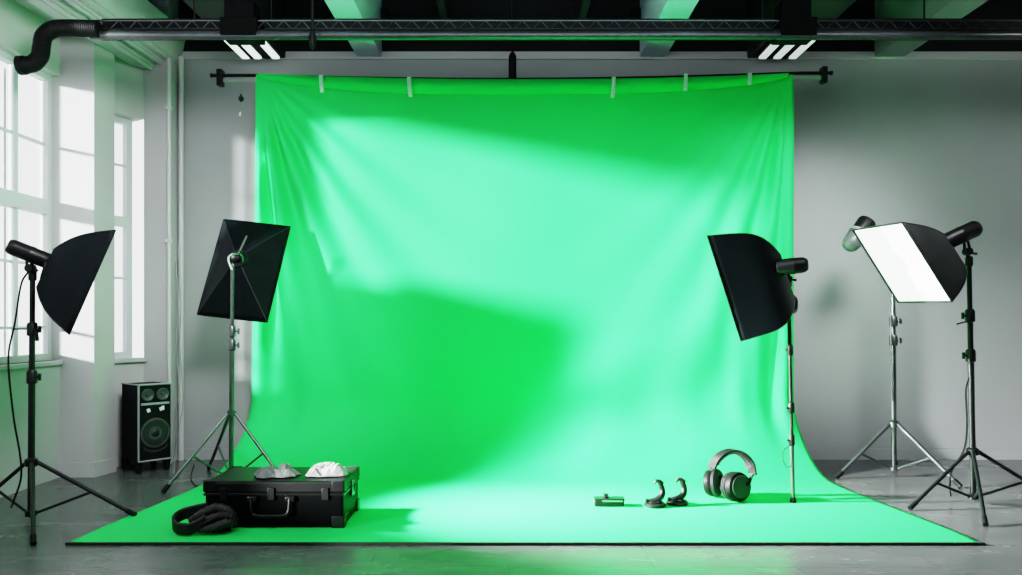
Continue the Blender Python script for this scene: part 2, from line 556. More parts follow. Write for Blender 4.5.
# ------------------------------------------------------------------ backdrop crossbar
PY = 7.06
SAG = .045
pz = lambda py: at(0, py, PY).z
xa, xb = at(213, 75, PY).x, at(830, 73, PY).x
zp = lambda x: pz(75.5) + (pz(73) - pz(75.5)) * (x - xa) / (xb - xa) - SAG * max(0, 1 - ((x - .12) / 2.36) ** 2)
r = thing('backdrop_crossbar', 'thin dark crossbar with a white cardboard tube holding up the green backdrop', 'crossbar', (0, PY, zp(0)))
MB().tube([(xa + (xb - xa) * i / 40, PY, zp(xa + (xb - xa) * i / 40)) for i in range(41)], .014, 12).build('pole', 'truss', r)
x2, x3 = at(223, 0, PY).x, at(822, 0, PY).x
MB().tube([(x2 + (x3 - x2) * i / 40, PY + .01, zp(x2 + (x3 - x2) * i / 40) - .038) for i in range(41)], .022, 14).build('cardboard_tube', 'wall', r)
for px in (220.5, 823.5):
    x = at(px, 0, PY).x
    k = MB().box(x - .025, x + .025, PY - .04, PY + .04, zp(x) - .095, zp(x) + .05)
    k.build('end_clamp', 'black', r, bevel=.008)
    MB().lathe([(.0, 0), (.02, .0), (.02, .025), (.0, .025)], (x, PY, zp(x) + .0), (0, -1, 0), 10).build('clamp_knob', 'black', r)
for x, s_ in ((xa, -1), (xb, 1)):
    MB().lathe([(.012, 0), (.02, .006), (.02, .02), (.0, .028)], (x, PY, zp(x)), (s_, 0, 0), 12).build('end_cap', 'black', r)
# small hook on a thread at the bar
c = at(241, 86, PY - .02)
r = thing('hanging_hook', 'small metal hook dangling from the crossbar on a thread', 'hook', c)
MB().tube([c + V((0, 0, .05)), c + V((.005, 0, -.07))], .0025, 5).build('thread', 'cabgrey', r)
MB().lathe([(.006, 0), (.022, .015), (.026, .035), (.014, .05), (.004, .07)], c + V((0, 0, -.14)), (0, 0, 1), 10).build('weight', 'darkmetal', r)
MB().lathe([(.004, 0), (.011, .01), (.008, .03), (.002, .04)], c + V((-.012, 0, -.265)), (.2, 0, 1), 8).build('bead', 'white', r)
MB().tube([c + V((-.004, 0, -.13)), c + V((-.01, 0, -.23))], .001, 4).build('lower_thread', 'cabgrey', r)

# ------------------------------------------------------------------ green backdrop
ZT, YC, RC, YF = 3.452, 7.02, .66, 4.625
L1 = ZT - RC; L2 = RC * math.pi / 2; L3 = YC - RC - YF; LT = L1 + L2 + L3


def lerp_tab(t, tab):
    for (a, b_), (c, d2) in zip(tab, tab[1:]):
        if t <= c:
            k = (t - a) / (c - a); k = k * k * (3 - 2 * k)
            return b_ + (d2 - b_) * k
    return tab[-1][1]


def sm(a, b_, x):
    t = max(0, min(1, (x - a) / (b_ - a)))
    return t * t * (3 - 2 * t)


def edgeL(s):
    return lerp_tab(s, [(0, -2.235), (1.2, -2.245), (L1, -2.27), (L1 + L2, -2.42), (LT, -2.56)])


def edgeR(s):
    return lerp_tab(s, [(0, 2.475), (1.2, 2.487), (L1, 2.49), (L1 + L2, 2.555), (LT, 2.725)])


def folds(x, z, xl, xr):
    wv = 0
    for xc, sg, spread, amp, off in ((xl + .02, 1, .62, .12, .3), (xr - .05, -1, .48, .10, 1.9)):
        dx = sg * (x - xc); dz = ZT - z
        rad = math.hypot(dx, dz)
        th = math.atan2(dx, dz + .03)
        a = amp * sm(0, .7, rad) * math.exp(-max(0, th) / spread * 1.6) * math.exp(-rad / 2.4) * (1.5 if rad < 1.5 else 1.5 - .3 * min(1, rad - 1.5))
        a *= 1 - math.exp(-max(0, dx) / .07)
        wv += a * math.sin(30 * (abs(th) ** .8) + off + .6 * math.sin(rad * 1.3))
        wv += .028 * math.exp(-abs(dx) / .22) * math.sin(dx * 30 + .5 * math.sin(dz)) * sm(.2, 1.2, dz)
    wv += .022 * math.sin(x * 1.7 + .4 * z) * sm(0, 1.5, ZT - z) + .010 * math.sin(x * 4.1 + 1.2 + .7 * math.sin(z)) * sm(0, 1.2, ZT - z)
    return wv


def cloth(u, v):
    s = v * LT
    xl, xr = edgeL(s), edgeR(s)
    x = xl + (xr - xl) * u
    sag = SAG * (1 - (2 * u - 1) ** 2)
    if s < L1:
        z = ZT - s
        zz = z - sag * (1 - s / L1)
        y = YC - folds(x, z, xl, xr) - .02
        if s < .05:
            y = y + (.05 - s) * .3
        return V((x, y, zz))
    if s < L1 + L2:
        a = (s - L1) / RC
        f = folds(x, RC - .0, xl, xr) * (1 - sm(0, 1.1, a))
        rr_ = RC + f
        return V((x, YC - .02 * (1 - a / 1.5708) - RC + rr_ * math.cos(a) - f * 2 * math.cos(a), RC - RC * math.sin(a) + .008))
    y = YC - RC - (s - L1 - L2)
    return V((x, y, .008 + .003 * max(0, noise.noise(V((x * 1.2, y * 2.5, 3))))))


bd = thing('green_backdrop', 'bright green chroma cloth hanging from the crossbar and sweeping onto the floor', 'backdrop', (0, YC, 0))
k = MB(); k.grid(cloth, 190, 230)
k.build('cloth', 'green', bd, solid=.004, angle=180)


def flap(u, v):
    x0_, x1_ = edgeL(0) + .03, edgeR(0) - .05
    x = x0_ + (x1_ - x0_) * u
    drop = .025 + .165 * (max(0, math.sin(math.pi * u))) ** .6 * (.85 + .15 * math.cos(6 * u))
    sag = SAG * (1 - (2 * u - 1) ** 2)
    s = v * drop
    y = YC - folds(x, ZT - s, edgeL(0), edgeR(0)) - .02 - .012 - .030 * math.sin(math.pi * min(1, v * 1.0)) * min(1, drop / .1)
    if v < .01:
        return V((x, PY, ZT + .006 - sag))
    return V((x, y, ZT - sag - s + .004))


k = MB(); k.grid(flap, 160, 14)
k.build('top_flap', 'greenflap', bd, solid=.003, angle=180)
MB().hexa([(-2.57, YF - .014, .001), (2.735, YF - .014, .001), (2.73, YF + .01, .001), (-2.565, YF + .01, .001), (-2.57, YF - .014, .016), (2.735, YF - .014, .016), (2.73, YF + .01, .014), (-2.565, YF + .01, .014)]).build('front_shade_strip', 'shade', bd, smooth=False, label='dark strip for the shade under the front edge')  # black strip drawn for the shadow line under the cloth's front edge

# tape strips holding the cloth to the bar
tl = ['clear tape strip on the backdrop top, first from the window end',
      'clear tape strip on the backdrop top, second from the window end',
      'clear tape strip on the backdrop top, third from the window end',
      'clear tape strip on the backdrop top, fourth from the window end',
      'clear tape strip on the backdrop top, last of the five from the window end']
for (px, y0, y1, lean), lb in zip(((321, 75, 92.5, 1.2), (409, 77, 97, 1.8), (614, 77, 98, -1.5), (686, 73.5, 91, -.8), (750, 73, 85, -.5)), tl):
    pts = []
    for i in range(9):
        t = i / 8
        pts.append(at(px + lean * t * t, y0 + (y1 - y0) * t, YC - .075 - .012 * math.sin(t * 3)))
    # wraps over the bar
    pts = [V((pts[0].x, PY + .02, pts[0].z - .01)), V((pts[0].x, PY, pts[0].z + .012))] + pts
    tag(MB().sweep(pts, V((.034, 0, 0)), .004).build('tape_strip', 'tape', base=pts[2]), lb, 'tape', 'tape strips along the backdrop top')


# ------------------------------------------------------------------ studio lights
def stand(root, base, top, hubz, feet, rad, m, mj, brace_z=.05, collars=(), foot_r=None):
    base = V(base); top = V(top)
    ax = (top - base).normalized()

    def on(z):
        return base + ax * ((z - base.z) / ax.z)
    bz = on(brace_z)
    zs = sorted(c[0] for c in collars)
    z1 = zs[0] if zs else top.z * .5
    MB().tube([bz - V((0, 0, .015)), on(z1)], rad, 14).build('pole', m, root)
    prev, rr_ = z1, rad * .88
    for zc in zs[1:] + [top.z]:
        MB().tube([on(prev - .02), on(zc)], rr_, 14).build('pole', m, root)
        prev = zc; rr_ *= .9
    for zc, sd in collars:
        c = on(zc)
        cb = MB().lathe([(rad * 1.05, -.045), (rad * 1.55, -.04), (rad * 1.55, .03), (rad * 1.2, .045)], c, ax, 14)
        co = cb.build('collar', mj, root)
        kb = MB().tube([c, c + V((sd * (rad + .028), -.01, 0))], .007, 8)
        kb.obox(c + V((sd * (rad + .035), -.01, 0)), (1, 0, 0), (0, 1, 0), (0, 0, 1), .014, .016, .045)
        kb.build('knob', mj, co)
    hub = on(hubz)
    MB().lathe([(rad * 1.05, -.03), (rad * 1.9, -.022), (rad * 1.9, .018), (rad * 1.1, .03)], hub, ax, 14).build('hub', mj, root)
    MB().lathe([(rad * 1.05, -.022), (rad * 1.7, -.016), (rad * 1.7, .014), (rad * 1.05, .02)], bz, ax, 14).build('brace_collar', mj, root)
    for fx, fy in feet:
        ft = V((fx, fy, .012))
        dr = (V((fx, fy, 0)) - V((hub.x, hub.y, 0))).normalized()
        a = hub + dr * rad * 1.8
        lr = foot_r or rad * .62
        lg = MB().tube([a, ft + (a - ft).normalized() * .02], lr, 10).build('leg', m, root)
        MB().tube([ft + (a - ft).normalized() * .07, ft + V((0, 0, 0))], [lr * 1.25, lr * 1.35], 10).build('rubber_foot', 'rubber', lg)
        mid = a.lerp(ft, .55)
        MB().tube([bz + dr * rad * 1.5, mid], lr * .7, 8).build('brace', m, root)
    return on


def axes(yaw, pit, roll):
    y, p_, r_ = map(math.radians, (yaw, pit, roll))
    d = V((math.cos(p_) * math.cos(y), math.cos(p_) * math.sin(y), math.sin(p_)))
    u = d.cross(V((0, 0, 1))).normalized(); v = u.cross(d)
    return d, u * math.cos(r_) + v * math.sin(r_), v * math.cos(r_) - u * math.sin(r_)


def softbox(root, Pb, ang, w, h, L, m, dm, k_=.45, sb=.26, quad=None, e_=4):
    Pb = V(Pb)
    if quad:
        bl, br, tr_, tl_ = quad
        fc = (bl + br + tr_ + tl_) / 4
        L = (fc - Pb).length; d = (fc - Pb) / L
        u = (br + tr_ - bl - tl_) / 2; v = (tl_ + tr_ - bl - br) / 2
        w = u.length; h = v.length; u = u / w; v = v / h
    else:
        d, u, v = axes(*ang)
    ring = [(-1, -1), (0, -1), (1, -1), (1, 0), (1, 1), (0, 1), (-1, 1), (-1, 0)]
    # finer ring
    R_ = []
    for i in range(8):
        a, c = ring[i], ring[(i + 1) % 8]
        for k in range(3):
            R_.append((a[0] + (c[0] - a[0]) * k / 3, a[1] + (c[1] - a[1]) * k / 3))

    def sc_(t):
        return 1 - (1 - sb) * (k_ * t + (1 - k_) * t ** e_)

    def pt(t, a, c, out=0):
        s = sc_(t)
        # panels pull in a little between the ribs
        e = 1 - .05 * math.sin(math.pi * min(1, t * 1.0)) * (1 - (min(abs(a), abs(c))) ** 2)
        sx, sy = (w / 2) * s, (h / 2) * s
        return Pb + d * (L * (1 - t)) + (u * a * sx + v * c * sy) * e + (u * a + v * c) * out
    mb = MB(); T = [0, .1, .2, .3, .4, .5, .6, .68, .75, .81, .87, .92, .96, 1]
    rows = [[mb.bm.verts.new(pt(t, a, c)) for a, c in R_] for t in T]
    for A, B in zip(rows, rows[1:]):
        for k in range(24):
            l = (k + 1) % 24
            mb.bm.faces.new((A[k], A[l], B[l], B[k]))
    mb.bm.faces.new(rows[-1])
    sh = mb.build('softbox', m, root, solid=.004, angle=25)
    for a, c in ((-1, -1), (1, -1), (1, 1), (-1, 1)):
        MB().tube([pt(t, a, c, .001) for t in T], .0035, 6).build('rib', 'rib', sh)
    f = MB()
    f.grid(lambda a, c: pt(0, a * 2 - 1, c * 2 - 1) * 1 + (u * (.5 - a) * .02 + v * (.5 - c) * .02) + d * (-.006 + .008 * math.sin(a * math.pi) * math.sin(c * math.pi)), 10, 10)
    f.build('diffuser', dm, sh, label='white front diffuser')
    rim = [pt(0, a, c) for a, c in R_]
    MB().tube(rim, .006, 6, closed=True).build('rim', m, sh)
    # speed ring at the back
    MB().lathe([(.03, -.012), (.075, -.01), (.08, .02), (.06, .03)], Pb, d, 20).build('mounting_ring', 'black', sh)
    return d, u, v


def strobe(root, Pb, d, L, rad, m='black', v=V((0, 0, 1))):
    Pb = V(Pb)
    hd = MB().lathe([(rad * .82, -.02), (rad * .95, -.01), (rad * .95, .03), (rad, .035), (rad, L * .45), (rad * 1.03, L * .47), (rad * 1.03, L * .55), (rad, L * .57),
                     (rad, L - .03), (rad * .93, L - .012), (rad * .8, L)], Pb, -d, 24).build('lamp_head', m, root)
    MB().lathe([(rad * .78, 0), (rad * .76, .004), (rad * .0, .004)], Pb - d * L, -d, 20).build('rear_panel', 'darkmetal', hd)
    return hd


def yoke(root, hp, top, m):
    """tilt bracket from the lamp head down to the top of the pole"""
    hp = V(hp); top = V(top)
    y = MB().tube([top - V((0, 0, .03)), top + (hp - top) * .55], .014, 10)
    y.lathe([(.022, -.03), (.026, -.02), (.026, .03), (.018, .04)], top, (0, 0, 1), 12)
    y.tube([top + (hp - top) * .45 + V((-.022, 0, 0)), hp + V((-.012, 0, 0))], .009, 8)
    y.tube([top + (hp - top) * .45 + V((.022, 0, 0)), hp + V((.012, 0, 0))], .009, 8)
    y.lathe([(.026, -.028), (.028, 0), (.026, .028)], top + (hp - top) * .5, (0, 1, 0), 12)
    o = y.build('tilt_bracket', m, root)
    c = top + (hp - top) * .45
    MB().tube([c, c + V((.055, -.02, -.01))], [.006, .009], 8).build('tilt_knob', m, o)


GL = 'softbox lights on tripod stands'
# a: near the window, in front
ax_, ay_ = -3.12, 5.20
ra = thing('softbox_light', 'black softbox light turned down and away beside the tall window, on black tripod', 'studio light', (ax_, ay_, 0), GL)
ta = at(32.5, 276, ay_)
stand(ra, (ax_, ay_, 0), ta, .375, ((-2.47, 5.27), (-2.745, 4.60), (-3.66, 5.42)), .021, 'blackm', 'black', .045, ((.93, 1), (1.24, 1)))
Pa = V((-2.996, 5.20, 1.677))
da, ua, va = softbox(ra, at(45.5, 268, 5.2), None, 0, 0, 0, M['nylon'], M['diff'], k_=.6, sb=.36, quad=(at(68.5, 330, 5.5), at(70, 333.5, 5.04), at(114.5, 231, 5.14), at(112.5, 233, 5.6)))
da = axes(30, -22.7, 0)[0]
strobe(ra, Pa + da * .02, da, .27, .052)
yoke(ra, Pa - da * .13 - V((0, 0, .045)), ta, 'black')
b = MB().tube([at(33, 329, ay_), at(14, 329, ay_ - .02)], .006, 6)
b.tube([at(36, 329, ay_ - .03), at(37.5, 341, ay_ - .03)], .011, 8)
b.build('cable_arm', 'black', ra)
MB().tube(curve([at(28, 272, ay_ - .06), at(21, 285, ay_ - .05), at(15, 322, ay_ - .03), at(9, 350, ay_ - .03), at(9, 375, ay_ - .02), at(14, 420, ay_), at(20, 455, ay_), at(21, 478, ay_), at(14, 500, ay_ + .02), at(11, 508, ay_)], 8), .006, 6).build('cable', 'rubber', ra)

# b: in front of the cloth edge, seen from behind, silver stand
bx_, by_ = at(231, 0, 6.34).x, 6.34
rb = thing('softbox_light', 'black rectangular softbox seen squarely from behind, on silver tripod behind the case', 'studio light', (bx_, by_, 0), GL)
tb = at(232.5, 264, by_)
stand(rb, (bx_, by_, 0), tb, .56, ((-2.60, 5.97), (-1.74, 6.22), (-2.62, 6.93)), .019, 'steel', 'steeld', .06, ((1.10, 1), (1.21, 1)), foot_r=.013)
Pb_ = V((-2.209, 6.47, 1.795))
db, ub, vb = softbox(rb, Pb_, (91.3, -21.9, -6.8), .575, .885, .20, M['nylon'], M['diff_on'], k_=.93, sb=.12)  # front set glowing to add light on the cloth's left side
y = MB().tube(curve([at(232, 270, 6.33), at(229, 263, 6.33), at(229, 257, 6.34), at(234, 254, 6.36), at(241, 255, 6.40), at(243, 262, 6.44)], 6), .010, 8)
y.build('tilt_bracket', 'steel', rb)
MB().lathe([(.035, 0), (.045, .01), (.045, .06), (.03, .075), (0, .08)], Pb_ - db * -.0, -db, 16).build('lamp_head', 'black', rb)
MB().tube([at(238, 255, 6.38), at(247, 236, 6.42)], .011, 8).build('tilt_handle', 'black', rb)
MB().tube(curve([at(231, 470, 6.42), at(222, 478, 6.4), at(208, 484, 6.25), at(196, 486, 6.25), at(191, 478, 6.3), at(194, 465, 6.4)], 8), .005, 6).build('cable', 'rubber', rb)

# c: black softbox at the cloth's other edge, on a straight black pole
cx_, cy_ = at(793, 0, 5.66).x, 5.66
rc = thing('softbox_light', 'black softbox turned toward the green cloth on a single straight black pole', 'studio light', (cx_, cy_, 0), GL)
tc_ = at(788.5, 283, cy_)
p0 = V((cx_, cy_, .012))
axc = (tc_ - p0)
onc = lambda py: p0 + axc * ((CAMH - (py - HOR) / F * cy_ - p0.z) / axc.z)
MB().tube([p0, onc(440)], .015, 12).build('pole', 'steeld', rc)
MB().tube([onc(445), onc(340)], .012, 12).build('pole', 'blackm', rc)
MB().tube([onc(345), tc_], .015, 12).build('pole', 'blackm', rc)
for py in (350, 440, 408):
    q = MB().lathe([(.016, -.04), (.022, -.03), (.022, .03), (.016, .04)], onc(py), axc, 12).build('collar', 'black', rc)
    MB().tube([onc(py), onc(py) + V((-.035, -.012, 0))], .007, 8).build('knob', 'black', q)
MB().lathe([(.024, 0), (.022, .02), (.014, .04)], p0 - V((0, 0, .002)), (0, 0, 1), 12).build('rubber_foot', 'rubber', rc)
Pc = V((1.928, 5.65, 1.696))
dc, uc, vc = softbox(rc, at(787, 277, 5.65), None, 0, 0, 0, M['nylon'], M['diff'], k_=.22, sb=.42, e_=6, quad=(at(740.5, 340.5, 5.5), at(742, 337, 6.0), at(710, 239, 6.0), at(708, 236.5, 5.53)))
strobe(rc, at(778, 267.5, 5.52), V((-1, .12, -.10)).normalized(), .19, .055)
yoke(rc, at(787, 274, 5.56), tc_, 'black')
MB().sweep(curve([at(791, 295, 5.70), at(795.5, 300, 5.72), at(795, 310, 5.72), at(791, 313, 5.70)], 5), V((0, .05, 0)), .02).build('side_plate', 'black', rc)
MB().tube(curve([onc(445) + V((-.015, -.02, 0)), at(784, 450, 5.6), at(783, 460, 5.6), at(787, 467, 5.6), at(791, 466, 5.64)], 8), .0035, 6).build('cable', 'rubber', rc)

# d: lit white softbox
dx_, dy_ = 3.255, 5.63
rd = thing('softbox_light', 'lit white softbox tilted down on a black tripod, in front of the silver stand', 'studio light', (dx_, dy_, 0), GL)
td = at(969, 262, dy_)
stand(rd, (dx_, dy_, 0), td, .375, ((2.72, 5.46), (2.985, 5.03), (3.85, 5.55)), .021, 'blackm', 'black', .06, ((1.05, -1), (1.33, -1)))
Pd = V((3.063, 5.62, 1.862))
dd, ud, vd = softbox(rd, at(946, 252, 5.62), None, 0, 0, 0, M['nylon_g'], M['diff_on'], k_=.7, sb=.36, quad=(at(898, 302.4, 5.78), at(952, 302, 5.28), at(901.8, 222.3, 5.28), at(852.6, 230, 5.78)))
strobe(rd, at(944, 243, 5.56), V((-.90, .0, -.42)).normalized(), .26, .058)
yoke(rd, at(966, 241, 5.58), td, 'black')
MB().tube(curve([at(972, 322, 5.6), at(965, 322, 5.58), at(957, 324, 5.56)], 6), [.006] * 13, 6).build('clamp_lever', 'black', rd)
MB().tube(curve([at(969, 378, 5.58), at(966, 392, 5.56), at(967, 425, 5.56), at(964, 450, 5.56), at(952, 470, 5.58), at(950, 486, 5.62), at(951, 496, 5.72)], 8), .006, 6).build('cable', 'rubber', rd)

# e: dome lamp on the silver stand behind
ex_, ey_ = 3.17, 6.62
re_ = thing('dome_lamp_light', 'small grey dome lamp on a silver tripod near the back wall', 'studio light', (ex_, ey_, 0))
te = at(893, 252, ey_)
stand(re_, (ex_, ey_, 0), te, .44, ((2.66, 6.54), (3.47, 6.17), (3.42, 7.12)), .021, 'steeld', 'steel', .075, ((1.13, 1), (1.29, 1)), foot_r=.015)
MB().tube([at(892, 400, ey_ - .03), at(891, 300, ey_ - .03)], .007, 8).build('side_rod', 'steel', re_)
hd = MB().tube([te, at(868, 236, ey_ - .02)], .016, 10)
hd.build('boom_arm', 'black', re_)
axd = V((.62, .12, .78)).normalized()
c = at(849.5, 246, ey_)
MB().lathe([(.0, -.042), (.035, -.034), (.062, -.008), (.074, .03), (.078, .075), (.080, .12), (.076, .125)], c, axd, 24).build('dome', 'domeg', re_, label='grey domed shell')
MB().lathe([(.076, .125), (.083, .127), (.083, .15), (.076, .152)], c, axd, 24).build('rim', 'spkedge', re_)
MB().lathe([(.075, .15), (.078, .25), (.07, .27), (0, .275)], c, axd, 24).build('lamp_head', 'black', re_)

# ------------------------------------------------------------------ loudspeaker
FL = V((-3.13, 6.72, 0)); fw = V((math.cos(math.radians(50)), math.sin(math.radians(50)), 0)); dw = V((-fw.y, fw.x, 0))
W, D, Z0, Z1 = .285, .31, .105, .752
sp = thing('loudspeaker', 'black floor loudspeaker with pale edges on short legs in the window corner', 'loudspeaker', FL + fw * W / 2 + dw * D / 2)
up = V((0, 0, 1))
fp = lambda a, z, o=0.: FL + fw * (a * W) + V((0, 0, Z0 + (Z1 - Z0) * z)) - dw * o
MB().obox(FL + fw * W / 2 + dw * D / 2 + up * (Z0 + Z1) / 2, fw, dw, up, W, D, Z1 - Z0).build('cabinet', 'speaker', sp, smooth=False, bevel=.008)
ed = MB()
for a, z, a2, z2 in ((0, 0, 0, 1), (1, 0, 1, 1), (0, 0, 1, 0), (0, 1, 1, 1)):
    ed.tube([fp(a, z, .003), fp(a2, z2, .003)], .009, 6)
ed.tube([fp(0, 1) , fp(0, 1) + dw * D], .007, 6)
ed.build('edge_trim', 'spkedge', sp)
MB().lathe([(.128, -.002), (.128, .01), (.112, .012), (.106, .006)], fp(.5, .36), -dw, 32).build('woofer_ring', 'spkring', sp)
MB().lathe([(.108, -.0), (.106, .012), (.09, .014), (.045, .003), (.040, .004), (.022, .014), (0, .018)], fp(.5, .36), -dw, 32).build('woofer', 'spkgrey', sp)
for a in (.27, .73):
    MB().lathe([(.052, -.001), (.054, .010), (.046, .012), (.03, .003), (.015, .003), (.012, .014), (0, .016)], fp(a, .865), -dw, 24).build('tweeter', 'spkring', sp)
MB().obox(fp(.5, .745, .004), fw, dw, up, W * .86, .012, .020).build('name_strip', 'spkedge', sp, bevel=.003)
q = MB()
for a, z in ((.3, .66), (.68, .67)):
    q.obox(fp(a, z, .003), (fw + up * .4).normalized(), dw, (up - fw * .4).normalized(), .028, .006, .03)
q.obox(fp(.74, .68, .003), fw, dw, up, .02, .006, .035)
q.build('badge', 'white', sp, bevel=.002)
q = MB().sweep([fp(.5 + .36 * math.cos(t), .20 - .085 * math.sin(t), .006) for t in [math.pi * (.08 + .84 * i / 14) for i in range(15)]], -dw * .012 + up * .018, .006)
q.build('bass_port', 'spkring', sp)
for a, b_ in ((.08, .12), (.92, .12), (.08, .88), (.92, .88)):
    c = FL + fw * a * W + dw * b_ * D
    q = MB()
    q.hexa([c + fw * s1 * .016 + dw * s2 * .016 for s1, s2 in ((-1, -1), (1, -1), (1, 1), (-1, 1))] + [c + up * (Z0 + .004) + fw * s1 * .028 + dw * s2 * .028 for s1, s2 in ((-1, -1), (1, -1), (1, 1), (-1, 1))])
    q.build('leg', 'speaker', sp, smooth=False)

# loose cables in the corner
cb = curve([at(176, 262, 7.2), at(178, 300, 7.2), at(177, 350, 7.18), at(179, 390, 7.15), at(175, 415, 7.12), at(176, 440, 7.1), at(173, 462, 7.05), at(173, 474, 6.78)], 8)
q = MB().tube(cb, .005, 6)
q.tube(curve([at(178, 250, 7.22), at(181, 300, 7.22), at(180, 345, 7.2), at(183, 400, 7.15), at(178, 432, 7.1), at(175, 462, 7.0), at(174, 476, 6.72)], 8), .004, 6)
tag(q.build('hanging_cable', 'cabgrey', base=at(175, 465, 7.0)), 'thin loose cables dangling down the room corner beside the loudspeaker', 'cable')

# ------------------------------------------------------------------ equipment case
cl, cr_, cf, cbk, ct = -1.905, -1.035, 4.955, 5.46, .300
r = thing('equipment_case', 'black hard equipment case with a front handle, lying on the green cloth', 'case', ((cl + cr_) / 2, (cf + cbk) / 2, .012))
fz = .014
MB().box(cl + .006, cr_ - .006, cf + .006, cbk - .006, fz, .215).build('body', 'case', r, smooth=False, bevel=.014)
MB().box(cl, cr_, cf, cbk, .222, ct).build('lid', 'casetop', r, smooth=False, bevel=.016)
MB().box(cl - .002, cr_ + .002, cf - .002, cbk + .002, .211, .226).build('seam_rail', 'darkmetal', r, smooth=False, bevel=.003)
hx0, hx1, hz = -1.603, -1.367, .175
q = MB().tube(curve([(hx0, cf - .012, hz + .02), (hx0 + .005, cf - .022, hz - .055), (hx0 + .03, cf - .026, hz - .078), ((hx0 + hx1) / 2, cf - .028, hz - .082), (hx1 - .03, cf - .026, hz - .078), (hx1 - .005, cf - .022, hz - .055), (hx1, cf - .012, hz + .02)], 6), .011, 8)
hd = q.build('handle', 'darkmetal', r)
for x in (hx0, hx1):
    MB().box(x - .03, x + .03, cf - .018, cf + .008, hz + .0, hz + .035).build('handle_mount', 'darkmetal', hd, bevel=.006)
for x in (-1.78, -1.485, -1.15):
    la = MB().box(x - .022, x + .022, cf - .010, cf + .008, .185, .262).build('latch', 'black', r, bevel=.004)
for y in (5.2,):
    la = MB().box(cr_ - .004, cr_ + .014, y - .03, y + .03, .165, .262).build('latch', 'chrome', r, bevel=.004)
    MB().box(cr_ + .012, cr_ + .024, y - .016, y + .016, .19, .24).build('latch_lever', 'darkmetal', la, bevel=.004)
for x, y in ((cl, cf), (cr_, cf), (cl, cbk), (cr_, cbk)):
    for z0, z1 in ((fz, .085), (.235, ct)):
        sx = 1 if x == cl else -1; sy = 1 if y == cf else -1
        q = MB().box(min(x - sx * .003, x + sx * .075), max(x - sx * .003, x + sx * .075), min(y - sy * .003, y + sy * .006), max(y - sy * .003, y + sy * .006), z0 - (.002 if z0 < .1 else 0), z1 + (.003 if z1 > .2 else 0))
        q.box(min(x - sx * .003, x + sx * .006), max(x - sx * .003, x + sx * .006), min(y - sy * .003, y + sy * .075), max(y - sy * .003, y + sy * .075), z0 - (.002 if z0 < .1 else 0), z1 + (.003 if z1 > .2 else 0))
        q.build('corner_guard', 'black', r, bevel=.004)

# crumpled cloths on the lid
def crumple(c, lx, ly, h, seed, rot, m, label):
    def fn(u, v):
        a, b_ = (u - .5) * 2, (v - .5) * 2
        rr_ = max(abs(a), abs(b_))
        n1 = noise.noise(V((u * 3.2 + seed, v * 2.6, seed)))
        n2 = 1 - min(1, 2.2 * abs(noise.noise(V((u * 5 + v * 4 + seed * 2, v * 1.6 - u, seed + 4)))))
        n3 = 1 - min(1, 2.5 * abs(noise.noise(V((u * 11 - v * 6 + seed * 3, v * 4, seed + 9)))))
        env = max(0, 1 - rr_ ** 3)
        z = h * env * (.12 + .8 * max(0, .5 + n1) + .38 * n2 + .22 * n3) * .95 + .003
        x = a * lx / 2 * (1 + .28 * noise.noise(V((b_ * 1.4, seed, rr_)))) * (.85 + .15 * math.cos(b_ * 2))
        y = b_ * ly / 2 * (1 + .3 * noise.noise(V((a * 1.6, seed + 5, rr_))))
        cr, sr = math.cos(rot), math.sin(rot)
        return V(c) + V((x * cr - y * sr, x * sr + y * cr, z))
    q = MB(); q.grid(fn, 56, 44)
    return tag(q.build('crumpled_cloth', m, base=c, solid=.003, angle=180), label, 'cloth', 'cloths left on the case lid')


crumple(V((-1.50, 5.135, ct + .004)), .27, .20, .062, 2.3, .18, 'rag2', 'crumpled grey and white cloth lying on the middle of the case lid')
crumple(V((-1.185, 5.17, ct + .004)), .27, .19, .070, 7.7, .12, 'rag', 'crumpled whiter cloth on the case lid, on the latch side')

# ------------------------------------------------------------------ bundled straps by the case
r = thing('padded_strap', 'crumpled dark padded strap bundle on the green cloth against the case', 'strap', (-1.86, 4.87, .012))
SX = lambda px, py, Y=4.86: at(px, py, Y)
lp = curve([SX(205, 521, 4.80), SX(190, 529, 4.76), SX(177, 528, 4.78), SX(174, 521, 4.84), SX(181, 515, 4.92), SX(194, 511, 4.95), SX(208, 508, 4.93)], 8)
lp = [V((p_.x, p_.y, max(p_.z, .055))) for p_ in lp]
MB().sweep(lp, V((.0, -.012, .075)), .022).build('strap_loop', 'strap', r)
bodies = [([(190, 521, 4.88), (202, 514, 4.88), (216, 508, 4.90), (228, 511, 4.90), (234, 519, 4.88)], .030, 'strap2'),
          ([(192, 525, 4.84), (206, 521, 4.83), (222, 516, 4.85), (232, 518, 4.86), (233, 525, 4.86)], .030, 'strap'),
          ([(200, 530, 4.80), (212, 528, 4.79), (226, 523, 4.80), (233, 524, 4.83)], .026, 'strap2'),
          ([(195, 528, 4.86), (210, 528, 4.86), (225, 527, 4.87), (232, 529, 4.88)], .032, 'strap'),
          ([(214, 507, 4.91), (222, 506, 4.91), (231, 511, 4.90), (236, 520, 4.89), (234, 528, 4.87)], .018, 'strap')]
for P, ra_, m in bodies:
    c_ = curve([SX(*p_) for p_ in P], 8)
    nn = len(c_)
    rad_ = [ra_ * (.45 + .55 * math.sin(math.pi * (.12 + .76 * i / (nn - 1)))) * (1 + .1 * math.sin(i * 1.7)) for i in range(nn)]
    c_ = [V((p_.x, p_.y, max(p_.z, .016 + q_))) for p_, q_ in zip(c_, rad_)]
    MB().tube(c_, rad_, 12).build('padded_fold', m, r)
